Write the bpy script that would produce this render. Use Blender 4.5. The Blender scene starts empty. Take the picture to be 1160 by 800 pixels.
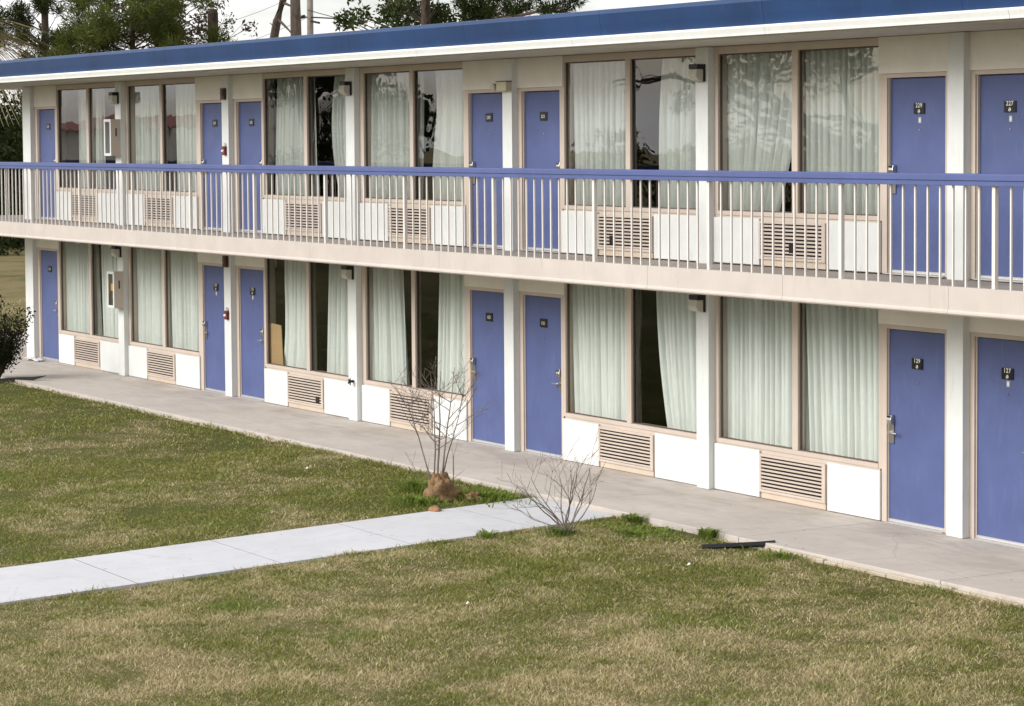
import bpy, math, random
import numpy as np
from mathutils import Vector, Matrix
rnd = random.Random(7)
S = bpy.context.scene
COL = S.collection
PI = math.pi

# ------------------------------------------------------------------ materials
class NT:
    def __init__(s, name):
        s.m = bpy.data.materials.new(name); s.m.use_nodes = True
        s.t = s.m.node_tree; s.t.nodes.clear()
        s.out = s.n('ShaderNodeOutputMaterial')
    def n(s, typ, **kw):
        x = s.t.nodes.new(typ)
        for k, v in kw.items():
            if k.startswith('i_'):
                x.inputs[k[2:].replace('_', ' ')].default_value = v
            else: setattr(x, k, v)
        return x
    def l(s, a, b): s.t.links.new(a, b)
    def coord(s, kind='Object'):
        return s.n('ShaderNodeTexCoord').outputs[kind]
    def noise(s, vec, scale, detail=4, rough=.55, dist=0):
        x = s.n('ShaderNodeTexNoise'); x.inputs['Scale'].default_value = scale
        x.inputs['Detail'].default_value = detail; x.inputs['Roughness'].default_value = rough
        x.inputs['Distortion'].default_value = dist
        if vec is not None: s.l(vec, x.inputs['Vector'])
        return x.outputs['Fac']
    def mapv(s, vec, sc=(1,1,1), loc=(0,0,0)):
        x = s.n('ShaderNodeMapping'); x.inputs['Scale'].default_value = sc; x.inputs['Location'].default_value = loc
        s.l(vec, x.inputs['Vector']); return x.outputs['Vector']
    def rng(s, v, a, b, c=0., d=1.):
        x = s.n('ShaderNodeMapRange'); x.inputs[1].default_value = a; x.inputs[2].default_value = b
        x.inputs[3].default_value = c; x.inputs[4].default_value = d; s.l(v, x.inputs[0]); return x.outputs[0]
    def mix(s, f, a, b, mode='MIX'):
        x = s.n('ShaderNodeMix', data_type='RGBA', blend_type=mode)
        for sock, v in ((x.inputs[0], f), (x.inputs[6], a), (x.inputs[7], b)):
            if hasattr(v, 'is_linked'): s.l(v, sock)
            elif isinstance(v, (int, float)): sock.default_value = v
            else: sock.default_value = (*v, 1)
        return x.outputs[2]
    def math(s, op, a, b=0.):
        x = s.n('ShaderNodeMath', operation=op)
        for i, v in enumerate((a, b)):
            if hasattr(v, 'is_linked'): s.l(v, x.inputs[i])
            else: x.inputs[i].default_value = v
        return x.outputs[0]
    def bsdf(s, col, rough=.6, metal=0., spec=.5, bump=None, bstr=.2, bdist=.01):
        b = s.n('ShaderNodeBsdfPrincipled')
        if hasattr(col, 'is_linked'): s.l(col, b.inputs['Base Color'])
        else: b.inputs['Base Color'].default_value = (*col, 1)
        if hasattr(rough, 'is_linked'): s.l(rough, b.inputs['Roughness'])
        else: b.inputs['Roughness'].default_value = rough
        b.inputs['Metallic'].default_value = metal
        b.inputs['Specular IOR Level'].default_value = spec
        if bump is not None:
            bp = s.n('ShaderNodeBump'); bp.inputs['Strength'].default_value = bstr; bp.inputs['Distance'].default_value = bdist
            s.l(bump, bp.inputs['Height']); s.l(bp.outputs['Normal'], b.inputs['Normal'])
        s.l(b.outputs[0], s.out.inputs['Surface'])
        return b

def paint(name, col, rough=.55, var=.10, stain=None, stain_amt=.35, bump=.15, spec=.4, scale=2.5):
    t = NT(name); c = t.coord()
    n1 = t.noise(c, scale, 5); n2 = t.noise(t.mapv(c, (6, 6, .9)), 3.2, 5, .65)
    lo = tuple(v*(1-var) for v in col); hi = tuple(min(1, v*(1+var*.5)) for v in col)
    cc = t.mix(t.rng(n1, .3, .7), lo, hi)
    if stain:
        cc = t.mix(t.rng(n2, .56, .8, 0, stain_amt), cc, stain)
    ri = t.n('ShaderNodeObjectInfo').outputs['Random']; cc = t.mix(t.rng(ri, 0, 1, 0, .11), cc, tuple(v*.45 for v in col))
    fine = t.noise(c, 90, 3)
    t.bsdf(cc, rough, spec=spec, bump=fine, bstr=bump, bdist=.004)
    return t.m

M = {}
M['white'] = paint('white_paint', (.695, .712, .695), .6, .06, (.42, .38, .31), .42)
M['offwhite'] = paint('offwhite_paint', (.75, .715, .65), .6, .07, (.45, .40, .33), .2)
M['beige'] = paint('beige_paint', (.56, .475, .405), .55, .08, (.36, .29, .23), .25)
M['slabpaint'] = paint('slab_paint', (.56, .50, .45), .65, .08, (.34, .28, .22), .35, .3)
M['rail_beige'] = paint('rail_beige', (.78, .73, .68), .45, .06, (.42, .33, .26), .2)
M['door_blue'] = paint('door_blue', (.084, .112, .262), .48, .13, (.14, .17, .33), .5, .1)
M['rail_blue'] = paint('rail_blue', (.088, .115, .275), .45, .10, (.13, .16, .32), .4, .1)
M['roof_blue'] = paint('roof_blue', (.014, .046, .135), .42, .25, (.035, .072, .17), .65, .05, .35, 1.2)
M['gutter'] = paint('gutter_white', (.80, .80, .77), .5, .05, (.50, .46, .40), .3)
M['soffit'] = paint('soffit_paint', (.62, .57, .50), .7, .06, (.4, .35, .28), .3)
M['floor_paint'] = paint('balcony_floor', (.34, .30, .27), .75, .15, (.2, .17, .14), .4, .3)
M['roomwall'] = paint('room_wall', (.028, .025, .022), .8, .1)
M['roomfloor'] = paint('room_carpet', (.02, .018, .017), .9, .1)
M['black'] = paint('black_plastic', (.012, .012, .014), .4, .1)
M['plate'] = paint('plate_black', (.008, .008, .01), .3, .05)
M['digit'] = paint('digit_white', (.75, .74, .68), .5, .03)
M['sticker'] = paint('sticker_grey', (.45, .47, .46), .5, .1)
M['dark'] = paint('dark_void', (.010, .006, .005), .8, .1)
M['darkbronze'] = paint('bronze_trim', (.10, .075, .06), .5, .1)
M['red'] = paint('alarm_red', (.15, .02, .018), .4, .1)
M['darkred'] = paint('horn_dark_red', (.07, .016, .014), .45, .15)
M['yellow'] = paint('tag_yellow', (.75, .42, .06), .5, .1)
M['lens'] = paint('lamp_lens', (.52, .50, .43), .35, .08)
M['cream'] = paint('cream_plastic', (.55, .50, .36), .5, .1)
M['card'] = paint('cardboard', (.46, .31, .16), .8, .06)
M['cloth'] = paint('rag_white', (.78, .77, .74), .85, .06)
M['acstrip'] = paint('ac_lower_strip', (.57, .475, .375), .6, .08, (.40, .24, .11), .5)
M['stucco'] = paint('pale_stucco', (.82, .79, .72), .8, .06)
M['redroof'] = paint('red_roof', (.24, .06, .045), .7, .15)
M['stone'] = paint('clay_stone', (.30, .16, .085), .9, .25, scale=20)
M['polewood'] = paint('pole_wood', (.30, .25, .21), .85, .2, (.15, .12, .1), .4, .4, .2)

def metal(name, col, rough):
    t = NT(name); n = t.noise(t.coord(), 40, 3)
    t.bsdf(t.mix(n, tuple(v*.8 for v in col), col), rough, 1.0); return t.m
M['chrome'] = metal('brushed_steel', (.62, .60, .56), .28)
M['alum'] = metal('aluminium_trim', (.72, .71, .69), .5)

def glass_mat(name, ior):
    t = NT(name); c = t.coord()
    tr = t.n('ShaderNodeBsdfTransparent'); tr.inputs[0].default_value = (.94, .965, .952, 1)
    gl = t.n('ShaderNodeBsdfGlossy'); gl.inputs['Roughness'].default_value = .0
    gl.inputs['Color'].default_value = (1, 1, 1, 1)
    bp = t.n('ShaderNodeBump'); bp.inputs['Strength'].default_value = .13; bp.inputs['Distance'].default_value = .02
    t.l(t.noise(t.mapv(c, (1, 1, .7)), 1.7, 1.5, .4, .6), bp.inputs['Height'])
    t.l(bp.outputs[0], gl.inputs['Normal'])
    fr = t.n('ShaderNodeFresnel'); fr.inputs['IOR'].default_value = ior
    mx = t.n('ShaderNodeMixShader'); t.l(fr.outputs[0], mx.inputs[0]); t.l(tr.outputs[0], mx.inputs[1]); t.l(gl.outputs[0], mx.inputs[2])
    t.l(mx.outputs[0], t.out.inputs[0]); return t.m
M['glass'] = glass_mat('window_glass', 1.45); M['glass_up'] = glass_mat('upper_window_glass', 1.85)

def curtain_mat():
    t = NT('curtain_cloth'); c = t.coord()
    n = t.noise(t.mapv(c, (8, 8, .6)), 4, 4); w = t.noise(c, 220, 2)
    col = t.mix(t.rng(n, .3, .7), (.69, .71, .68), (.80, .82, .79))
    d = t.n('ShaderNodeBsdfDiffuse'); t.l(col, d.inputs[0])
    bp = t.n('ShaderNodeBump'); bp.inputs['Strength'].default_value = .1; bp.inputs['Distance'].default_value = .003; t.l(w, bp.inputs['Height']); t.l(bp.outputs[0], d.inputs['Normal'])
    tl = t.n('ShaderNodeBsdfTranslucent'); t.l(col, tl.inputs[0])
    mx = t.n('ShaderNodeMixShader'); mx.inputs[0].default_value = .10
    t.l(d.outputs[0], mx.inputs[1]); t.l(tl.outputs[0], mx.inputs[2]); t.l(mx.outputs[0], t.out.inputs[0]); return t.m
M['curtain'] = curtain_mat()

def concrete(name, a, b, stain, dirt=False):
    t = NT(name); c = t.coord()
    n1 = t.noise(c, .9, 6, .6); n2 = t.noise(c, 5, 6, .65); n3 = t.noise(c, 150, 3, .7); n4 = t.noise(t.mapv(c, (1, 1, 1), (7, 3, 0)), 2.3, 8, .7, 1.2)
    cc = t.mix(t.rng(n1, .3, .7), a, b)
    cc = t.mix(t.rng(n2, .5, .75, 0, .28), cc, stain)
    cc = t.mix(t.rng(n4, .60, .72, 0, .45), cc, stain)
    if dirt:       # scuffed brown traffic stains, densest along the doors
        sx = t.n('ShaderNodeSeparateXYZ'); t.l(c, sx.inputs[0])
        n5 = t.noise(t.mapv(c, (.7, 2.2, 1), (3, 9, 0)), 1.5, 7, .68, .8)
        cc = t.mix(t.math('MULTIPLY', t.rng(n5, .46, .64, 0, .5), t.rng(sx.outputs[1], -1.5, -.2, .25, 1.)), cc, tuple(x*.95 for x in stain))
    # hairline cracks
    v = t.n('ShaderNodeTexVoronoi', feature='DISTANCE_TO_EDGE'); v.inputs['Scale'].default_value = .42
    wv = t.n('ShaderNodeMix', data_type='VECTOR'); wv.inputs[0].default_value = .22
    nn = t.n('ShaderNodeTexNoise'); nn.inputs['Scale'].default_value = 1.6; nn.inputs['Detail'].default_value = 6; t.l(c, nn.inputs['Vector'])
    t.l(c, wv.inputs[4]); t.l(nn.outputs['Color'], wv.inputs[5]); t.l(wv.outputs[1], v.inputs['Vector'])
    cr = t.math('MULTIPLY', t.rng(v.outputs['Distance'], 0, .006, 1, 0), t.rng(n1, .45, .6))
    cc = t.mix(t.math('MULTIPLY', cr, .25), cc, tuple(x*.45 for x in stain))
    cc = t.mix(t.rng(n3, .35, .7, 0, .14), cc, tuple(x*.6 for x in a))
    sp = t.n('ShaderNodeTexVoronoi'); sp.inputs['Scale'].default_value = 5.5; t.l(c, sp.inputs['Vector'])
    cc = t.mix(t.math('MULTIPLY', t.rng(sp.outputs['Distance'], .05, .09, 1, 0), t.rng(t.noise(c, 1.3, 2), .5, .56)), cc, tuple(x*.35 for x in stain))
    t.bsdf(cc, .85, spec=.25, bump=n3, bstr=.35, bdist=.004); return t.m
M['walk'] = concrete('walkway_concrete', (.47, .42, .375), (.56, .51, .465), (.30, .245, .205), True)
M['path'] = concrete('path_concrete', (.50, .50, .515), (.585, .585, .605), (.36, .34, .325))
M['edge'] = concrete('walk_edge', (.45, .38, .29), (.52, .45, .36), (.26, .20, .14))

def grass_colors(t, c):
    big = t.noise(c, .21, 3, .5, .5); mid = t.noise(t.mapv(c, (1, 1, 1), (11, 4, 0)), .8, 5, .6, .7); fine = t.noise(c, 3.6, 4, .7, .4)
    sx = t.n('ShaderNodeSeparateXYZ'); t.l(c, sx.inputs[0])
    # the lawn on the camera side of the path has dried out a little more than the one behind it
    dry = t.rng(t.math('ADD', sx.outputs[0], t.math('MULTIPLY', sx.outputs[1], -.55)), -21, -13, -.02, .10)
    far = t.rng(sx.outputs[0], -50, -64, 0, .24)
    k = t.math('ADD', t.math('ADD', t.math('MULTIPLY', big, .6), t.math('MULTIPLY', mid, 1.0)), t.math('MULTIPLY', fine, .6))
    k = t.math('ADD', t.math('ADD', k, dry), far)
    return t.rng(k, 1.04, 1.36), mid

def lawn_mat():
    t = NT('lawn_soil'); c = t.coord('Object')
    k, mid = grass_colors(t, c)
    cc = t.mix(k, (.10, .112, .03), (.26, .205, .10))
    n = t.noise(c, 45, 4, .75); cc = t.mix(t.rng(n, .35, .7, 0, .65), cc, (.055, .048, .022))
    t.bsdf(cc, .95, spec=.1, bump=n, bstr=.9, bdist=.03); return t.m
def blade_mat():
    t = NT('grass_blade'); c = t.coord('Object')
    k, mid = grass_colors(t, c)
    g = t.n('ShaderNodeNewGeometry').outputs['Random Per Island']
    k2 = t.rng(t.math('ADD', t.math('MULTIPLY', k, 1.1), t.math('MULTIPLY', t.math('SUBTRACT', g, .5), .95)), .05, .95)
    green = t.mix(g, (.17, .19, .042), (.295, .295, .085))
    tan = t.mix(t.math('FRACT', t.math('MULTIPLY', g, 17.3)), (.44, .36, .18), (.70, .60, .39))
    cc = t.mix(k2, green, tan)
    pn = t.noise(t.mapv(c, (1,1,1), (31, 17, 0)), 1.1, 4, .6, .5); cc = t.mix(t.rng(pn, .57, .72, 0, .65), cc, t.mix(g, (.10, .19, .03), (.20, .31, .06)))
    d = t.n('ShaderNodeBsdfDiffuse'); t.l(cc, d.inputs[0]); tl = t.n('ShaderNodeBsdfTranslucent'); t.l(cc, tl.inputs[0])
    mx = t.n('ShaderNodeMixShader'); mx.inputs[0].default_value = .3; t.l(d.outputs[0], mx.inputs[1]); t.l(tl.outputs[0], mx.inputs[2])
    t.l(mx.outputs[0], t.out.inputs[0]); return t.m
M['lawn'] = lawn_mat(); M['blade'] = blade_mat()

def leaf_mat(name, a, b, tr=.25):
    t = NT(name); g = t.n('ShaderNodeNewGeometry').outputs['Random Per Island']
    n = t.noise(t.coord(), .55, 3)
    f = t.math('ADD', t.math('MULTIPLY', g, .6), t.math('MULTIPLY', t.rng(n, .3, .7), .4))
    cc = t.mix(f, a, b)
    d = t.n('ShaderNodeBsdfDiffuse'); t.l(cc, d.inputs[0]); tl = t.n('ShaderNodeBsdfTranslucent'); t.l(cc, tl.inputs[0])
    mx = t.n('ShaderNodeMixShader'); mx.inputs[0].default_value = tr; t.l(d.outputs[0], mx.inputs[1]); t.l(tl.outputs[0], mx.inputs[2])
    t.l(mx.outputs[0], t.out.inputs[0]); return t.m
M['pine'] = leaf_mat('pine_needles', (.045, .07, .018), (.155, .168, .046))
M['pinedark'] = leaf_mat('dark_needles', (.018, .028, .010), (.055, .068, .022))
M['broad'] = leaf_mat('oak_leaves', (.022, .036, .012), (.075, .095, .035))
M['darkleaf'] = leaf_mat('evergreen_leaves', (.010, .018, .008), (.045, .060, .02))
M['dryleaf'] = leaf_mat('dry_leaves', (.055, .045, .03), (.12, .095, .06))
M['litter'] = leaf_mat('fallen_leaves', (.16, .10, .05), (.42, .32, .2), .1)
M['bushleaf'] = leaf_mat('bush_leaves', (.012, .016, .010), (.040, .045, .025), .15)
M['weed'] = leaf_mat('weed_leaves', (.14, .21, .035), (.29, .36, .09), .45)
M['frond'] = leaf_mat('palm_fronds', (.14, .125, .06), (.36, .30, .17), .2)

def bark(name, a, b):
    t = NT(name); c = t.coord(); n = t.noise(t.mapv(c, (5, 5, 1.2)), 3, 6, .7)
    t.bsdf(t.mix(t.rng(n, .3, .7), a, b), .9, spec=.15, bump=n, bstr=.8, bdist=.04); return t.m
M['bark'] = bark('pine_bark', (.035, .026, .02), (.10, .075, .058))
M['deadbark'] = bark('dead_bark', (.07, .052, .042), (.19, .15, .125))
M['twig'] = bark('sapling_bark', (.13, .10, .085), (.32, .27, .235))
def soil():
    t = NT('clay_soil'); c = t.coord(); n = t.noise(c, 14, 7, .75); m = t.noise(c, 60, 4, .7)
    t.bsdf(t.mix(t.rng(n, .3, .7), (.20, .115, .055), (.40, .265, .15)), .95, spec=.1, bump=t.math('ADD', n, t.math('MULTIPLY', m, .5)), bstr=1., bdist=.03); return t.m
M['soil'] = soil()

# ------------------------------------------------------------------ mesh helpers
class MB:
    def __init__(s): s.v = []; s.f = []; s.mi = []; s.mats = []
    def mid(s, m):
        if m not in s.mats: s.mats.append(m)
        return s.mats.index(m)
    def add(s, vs, fs, m):
        o = len(s.v); i = s.mid(m); s.v += [tuple(v) for v in vs]
        for f in fs: s.f.append(tuple(o+k for k in f)); s.mi.append(i)
        return s
    def box(s, x0, x1, y0, y1, z0, z1, m):
        vs = [(x0,y0,z0),(x1,y0,z0),(x1,y1,z0),(x0,y1,z0),(x0,y0,z1),(x1,y0,z1),(x1,y1,z1),(x0,y1,z1)]
        return s.add(vs, [(0,3,2,1),(4,5,6,7),(0,1,5,4),(1,2,6,5),(2,3,7,6),(3,0,4,7)], m)
    def prism_x(s, prof, x0, x1, m):           # profile in (y,z), counter-clockwise seen from +x
        n = len(prof); vs = [(x0,y,z) for y,z in prof] + [(x1,y,z) for y,z in prof]
        fs = [(i, (i+1)%n, n+(i+1)%n, n+i) for i in range(n)] + [tuple(range(n-1,-1,-1)), tuple(range(n, 2*n))]
        return s.add(vs, fs, m)
    def tube(s, pts, rad, m, k=6, cap=True):
        pts = [Vector(p) for p in pts]; vs = []; fs = []; n = len(pts)
        ref = Vector((.31, .17, .93))
        for i, p in enumerate(pts):
            d = (pts[min(i+1, n-1)] - pts[max(i-1, 0)])
            if d.length < 1e-6: d = Vector((0,0,1))
            d.normalize(); rf = ref if abs(d.dot(ref)) < .95 else Vector((1,0,0))
            a = d.cross(rf).normalized(); b = d.cross(a)
            r = rad[i] if hasattr(rad, '__len__') else rad
            for j in range(k):
                t = 2*PI*j/k; vs.append(p + a*(r*math.cos(t)) + b*(r*math.sin(t)))
        for i in range(n-1):
            for j in range(k):
                fs.append((i*k+j, i*k+(j+1)%k, (i+1)*k+(j+1)%k, (i+1)*k+j))
        if cap: fs.append(tuple(range(k-1,-1,-1))); fs.append(tuple(range((n-1)*k, n*k)))
        return s.add(vs, fs, m)
    def disc_y(s, cx, cz, r, y0, y1, m, k=16, sx=1.):   # short cylinder along y
        vs = [(cx+r*sx*math.cos(2*PI*i/k), y, cz+r*math.sin(2*PI*i/k)) for y in (y0, y1) for i in range(k)]
        fs = [(i, (i+1)%k, k+(i+1)%k, k+i) for i in range(k)] + [tuple(range(k)), tuple(range(2*k-1, k-1, -1))]
        return s.add(vs, fs, m)
    def build(s, name, parent=None, loc=None, bevel=0., smooth=False):
        me = bpy.data.meshes.new(name); me.from_pydata(s.v, [], s.f)
        for m in s.mats: me.materials.append(M[m])
        me.polygons.foreach_set('material_index', s.mi)
        if smooth: me.polygons.foreach_set('use_smooth', [True]*len(s.f))
        me.update()
        return link(name, me, parent, loc, bevel)
def link(name, me, parent=None, loc=None, bevel=0.):
    o = bpy.data.objects.new(name, me); COL.objects.link(o)
    if loc is not None: o.location = loc
    if parent is not None: o.parent = parent
    if bevel:
        b = o.modifiers.new('bevel', 'BEVEL'); b.width = bevel; b.segments = 2; b.limit_method = 'ANGLE'; b.angle_limit = .6
    return o
def fast_mesh(name, V, F, mat):
    """V (n,3), F (m,k) numpy arrays"""
    me = bpy.data.meshes.new(name); k = F.shape[1]
    me.vertices.add(len(V)); me.vertices.foreach_set('co', V.astype(np.float32).ravel())
    me.loops.add(F.size); me.loops.foreach_set('vertex_index', F.astype(np.int32).ravel())
    me.polygons.add(len(F)); me.polygons.foreach_set('loop_start', np.arange(0, F.size, k, dtype=np.int32))
    me.polygons.foreach_set('loop_total', np.full(len(F), k, dtype=np.int32))
    me.update(calc_edges=True); me.materials.append(M[mat]); return me
def tag(o, label=None, cat=None, group=None, kind=None):
    if label: o['label'] = label
    if cat: o['category'] = cat
    if group: o['group'] = group
    if kind: o['kind'] = kind
    return o
def thing(name, label, cat, loc=(0,0,0), group=None):
    o = bpy.data.objects.new(name, None); COL.objects.link(o); o.location = loc; o.empty_display_size = .2
    return tag(o, label, cat, group)

def text_mesh(txt, size):
    cu = bpy.data.curves.new('t', 'FONT'); cu.body = txt; cu.size = size; cu.align_x = 'CENTER'; cu.offset = size*.018; cu.space_character = 1.15
    ob = bpy.data.objects.new('t', cu); COL.objects.link(ob)
    dg = bpy.context.evaluated_depsgraph_get(); me = bpy.data.meshes.new_from_object(ob.evaluated_get(dg))
    vs = [tuple(v.co) for v in me.vertices]; fs = [tuple(p.vertices) for p in me.polygons]
    bpy.data.objects.remove(ob); bpy.data.curves.remove(cu); bpy.data.meshes.remove(me); return vs, fs

# ------------------------------------------------------------------ layout (metres, facade plane y = 0, court on -y)
FLOOR = [0.0, 2.615]           # walking levels at the wall
CEIL = [2.37, 5.085]
ROOMS = [  # door x0,x1 | door side of window: +1 = door right of window | glass x0,x1,mullion | ac x0,x1 | number
    dict(d=(-12.12,-11.20), s=1,  g=(-15.12,-12.26,-13.69), ac=(-14.31,-13.12), n='25'),
    dict(d=(-19.47,-18.56), s=-1, g=(-18.44,-15.58,-17.01), ac=(-17.60,-16.41), n='27'),
    dict(d=(-20.836,-19.92), s=1, g=(-23.84,-20.97,-22.41), ac=(-23.03,-21.84), n='29'),
    dict(d=(-28.137,-27.22), s=-1, g=(-27.117,-24.26,-25.69), ac=(-26.33,-25.14), n='31'),
    dict(d=(-29.492,-28.58), s=1, g=(-32.466,-29.62,-31.06), ac=(-31.73,-30.52), n='33'),
    dict(d=(-36.73,-35.825), s=-1, g=(-35.748,-32.90,-34.32), ac=(-34.98,-33.79), n='35'),
    dict(d=(-38.095,-37.18), s=1, g=(-41.11,-38.256,-39.69), ac=(-40.37,-39.20), n='37'),
    dict(d=(-45.42,-44.515), s=-1, g=(-44.40,-41.53,-42.94), ac=(-43.69,-42.49), n='39'),
]
FINS = [(-11.08,-10.83), (-19.788,-19.54), (-28.462,-28.225), (-37.075,-36.825), (-45.93,-45.53)]
PILS = [(-15.475,-15.23), (-24.15,-23.906), (-32.84,-32.58), (-41.44,-41.185)]
XR, XL = -10.83, -45.93

motel = thing('motel_building', 'long two storey motel wing with blue doors, white pilasters and a flat blue edged roof', 'motel', (-28.4, 0, 0))
def P(mb, name, bevel=0., smooth=False, parent=None):
    o = mb.build(name, None, None, bevel, smooth); o.parent = parent or motel
    if parent is None: o.matrix_parent_inverse = Matrix.Translation((28.4, 0, 0))
    return o

# structure of the wing
w = MB()
for fl in (0, 1):
    z0, z1 = FLOOR[fl], CEIL[fl]
    for r in ROOMS:
        d0, d1 = r['d']; g0, g1, gm = r['g']
        # header above the door, standing 12 mm proud of the frames
        if r['s'] > 0: h0, h1 = g1+.012, [f[0] for f in FINS if f[0] > d1-.01 and f[0] < d1+.6][0]
        else: h0, h1 = [f[1] for f in FINS if f[1] < d0+.01 and f[1] > d0-.6][0], g0-.012
        w.box(h0, h1, -.014, .2, z0+2.088, z1, 'offwhite')
        # board under the window
        if r['s'] > 0: a0, a1 = [p[1] for p in PILS if abs(p[1]-g0) < .6][0], g1+.02
        else: a0, a1 = g0-.02, [p[0] for p in PILS if abs(p[0]-g1) < .6][0]
        w.box(a0, a1, .006, .2, z0, z0+.552, 'beige')
        r['apron'] = (a0, a1)
w.box(XL, XL+.2, .2, 8, 0, 5.085, 'offwhite'); w.box(XR-.2, XR, .2, 8, 0, 5.085, 'offwhite')
w.box(XL, XR, 8, 8.2, 0, 5.085, 'offwhite')
P(w, 'wall')
w = MB()
for fl in (0, 1):
    z0, z1 = FLOOR[fl]+.004, CEIL[fl]-.004
    xs = sorted([(a+b)/2 for a, b in FINS[1:-1]] + [(a+b)/2 for a, b in PILS] + [XL+.3, XR-.3])
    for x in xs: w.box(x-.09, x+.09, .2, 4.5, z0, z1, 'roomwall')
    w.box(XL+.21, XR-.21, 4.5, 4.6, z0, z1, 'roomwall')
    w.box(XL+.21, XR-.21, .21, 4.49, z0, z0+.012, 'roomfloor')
P(w, 'interior_partition')
for fl in (0, 1):
    for a, b in FINS + PILS:
        w = MB(); w.box(a, b, -.092, .2, FLOOR[fl] if fl == 0 else FLOOR[1]-.012, CEIL[fl], 'white'); P(w, 'pilaster', .006)

# doors, windows, panels, air conditioners
def plate_mesh(num, style):
    b = MB(); b.box(-.085, .085, -.010, 0, -.056, .056, 'plate')
    if style == 'emblem':
        vs, fs = text_mesh(num, .062); b.add([(x, -.012, y+.011) for x, y, _ in vs], fs, 'digit')
        b.disc_y(0, -.030, .019, -.0125, -.010, 'digit', 16, .9)
        b.disc_y(-.006, -.023, .005, -.0135, -.0125, 'plate', 8, 1.3); b.disc_y(.003, -.041, .005, -.0135, -.0125, 'plate', 8, 1.5)
    else:
        vs, fs = text_mesh(num, .058); b.add([(x, -.012, y-.021) for x, y, _ in vs], fs, 'digit')
    return b
def handle_mb(s):        # s=+1: lever points to +x
    b = MB()
    b.box(-.034, .034, -.016, 0, -.145, .05, 'chrome')
    b.prism_x([(-.016,.05),(-.05,.06),(-.056,.10),(-.045,.15),(0,.155),(0,.05)], -.034, .034, 'chrome')
    b.box(-.025, .025, -.06, -.046, .125, .146, 'black')
    b.tube([(0,-.01,-.03),(0,-.062,-.03)], .014, 'chrome', 8)
    b.tube([(0,-.058,-.03),(s*.06,-.062,-.032),(s*.13,-.056,-.036)], [.012,.011,.009], 'chrome', 8)
    return b
hm = {s: handle_mb(s) for s in (1, -1)}
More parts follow.
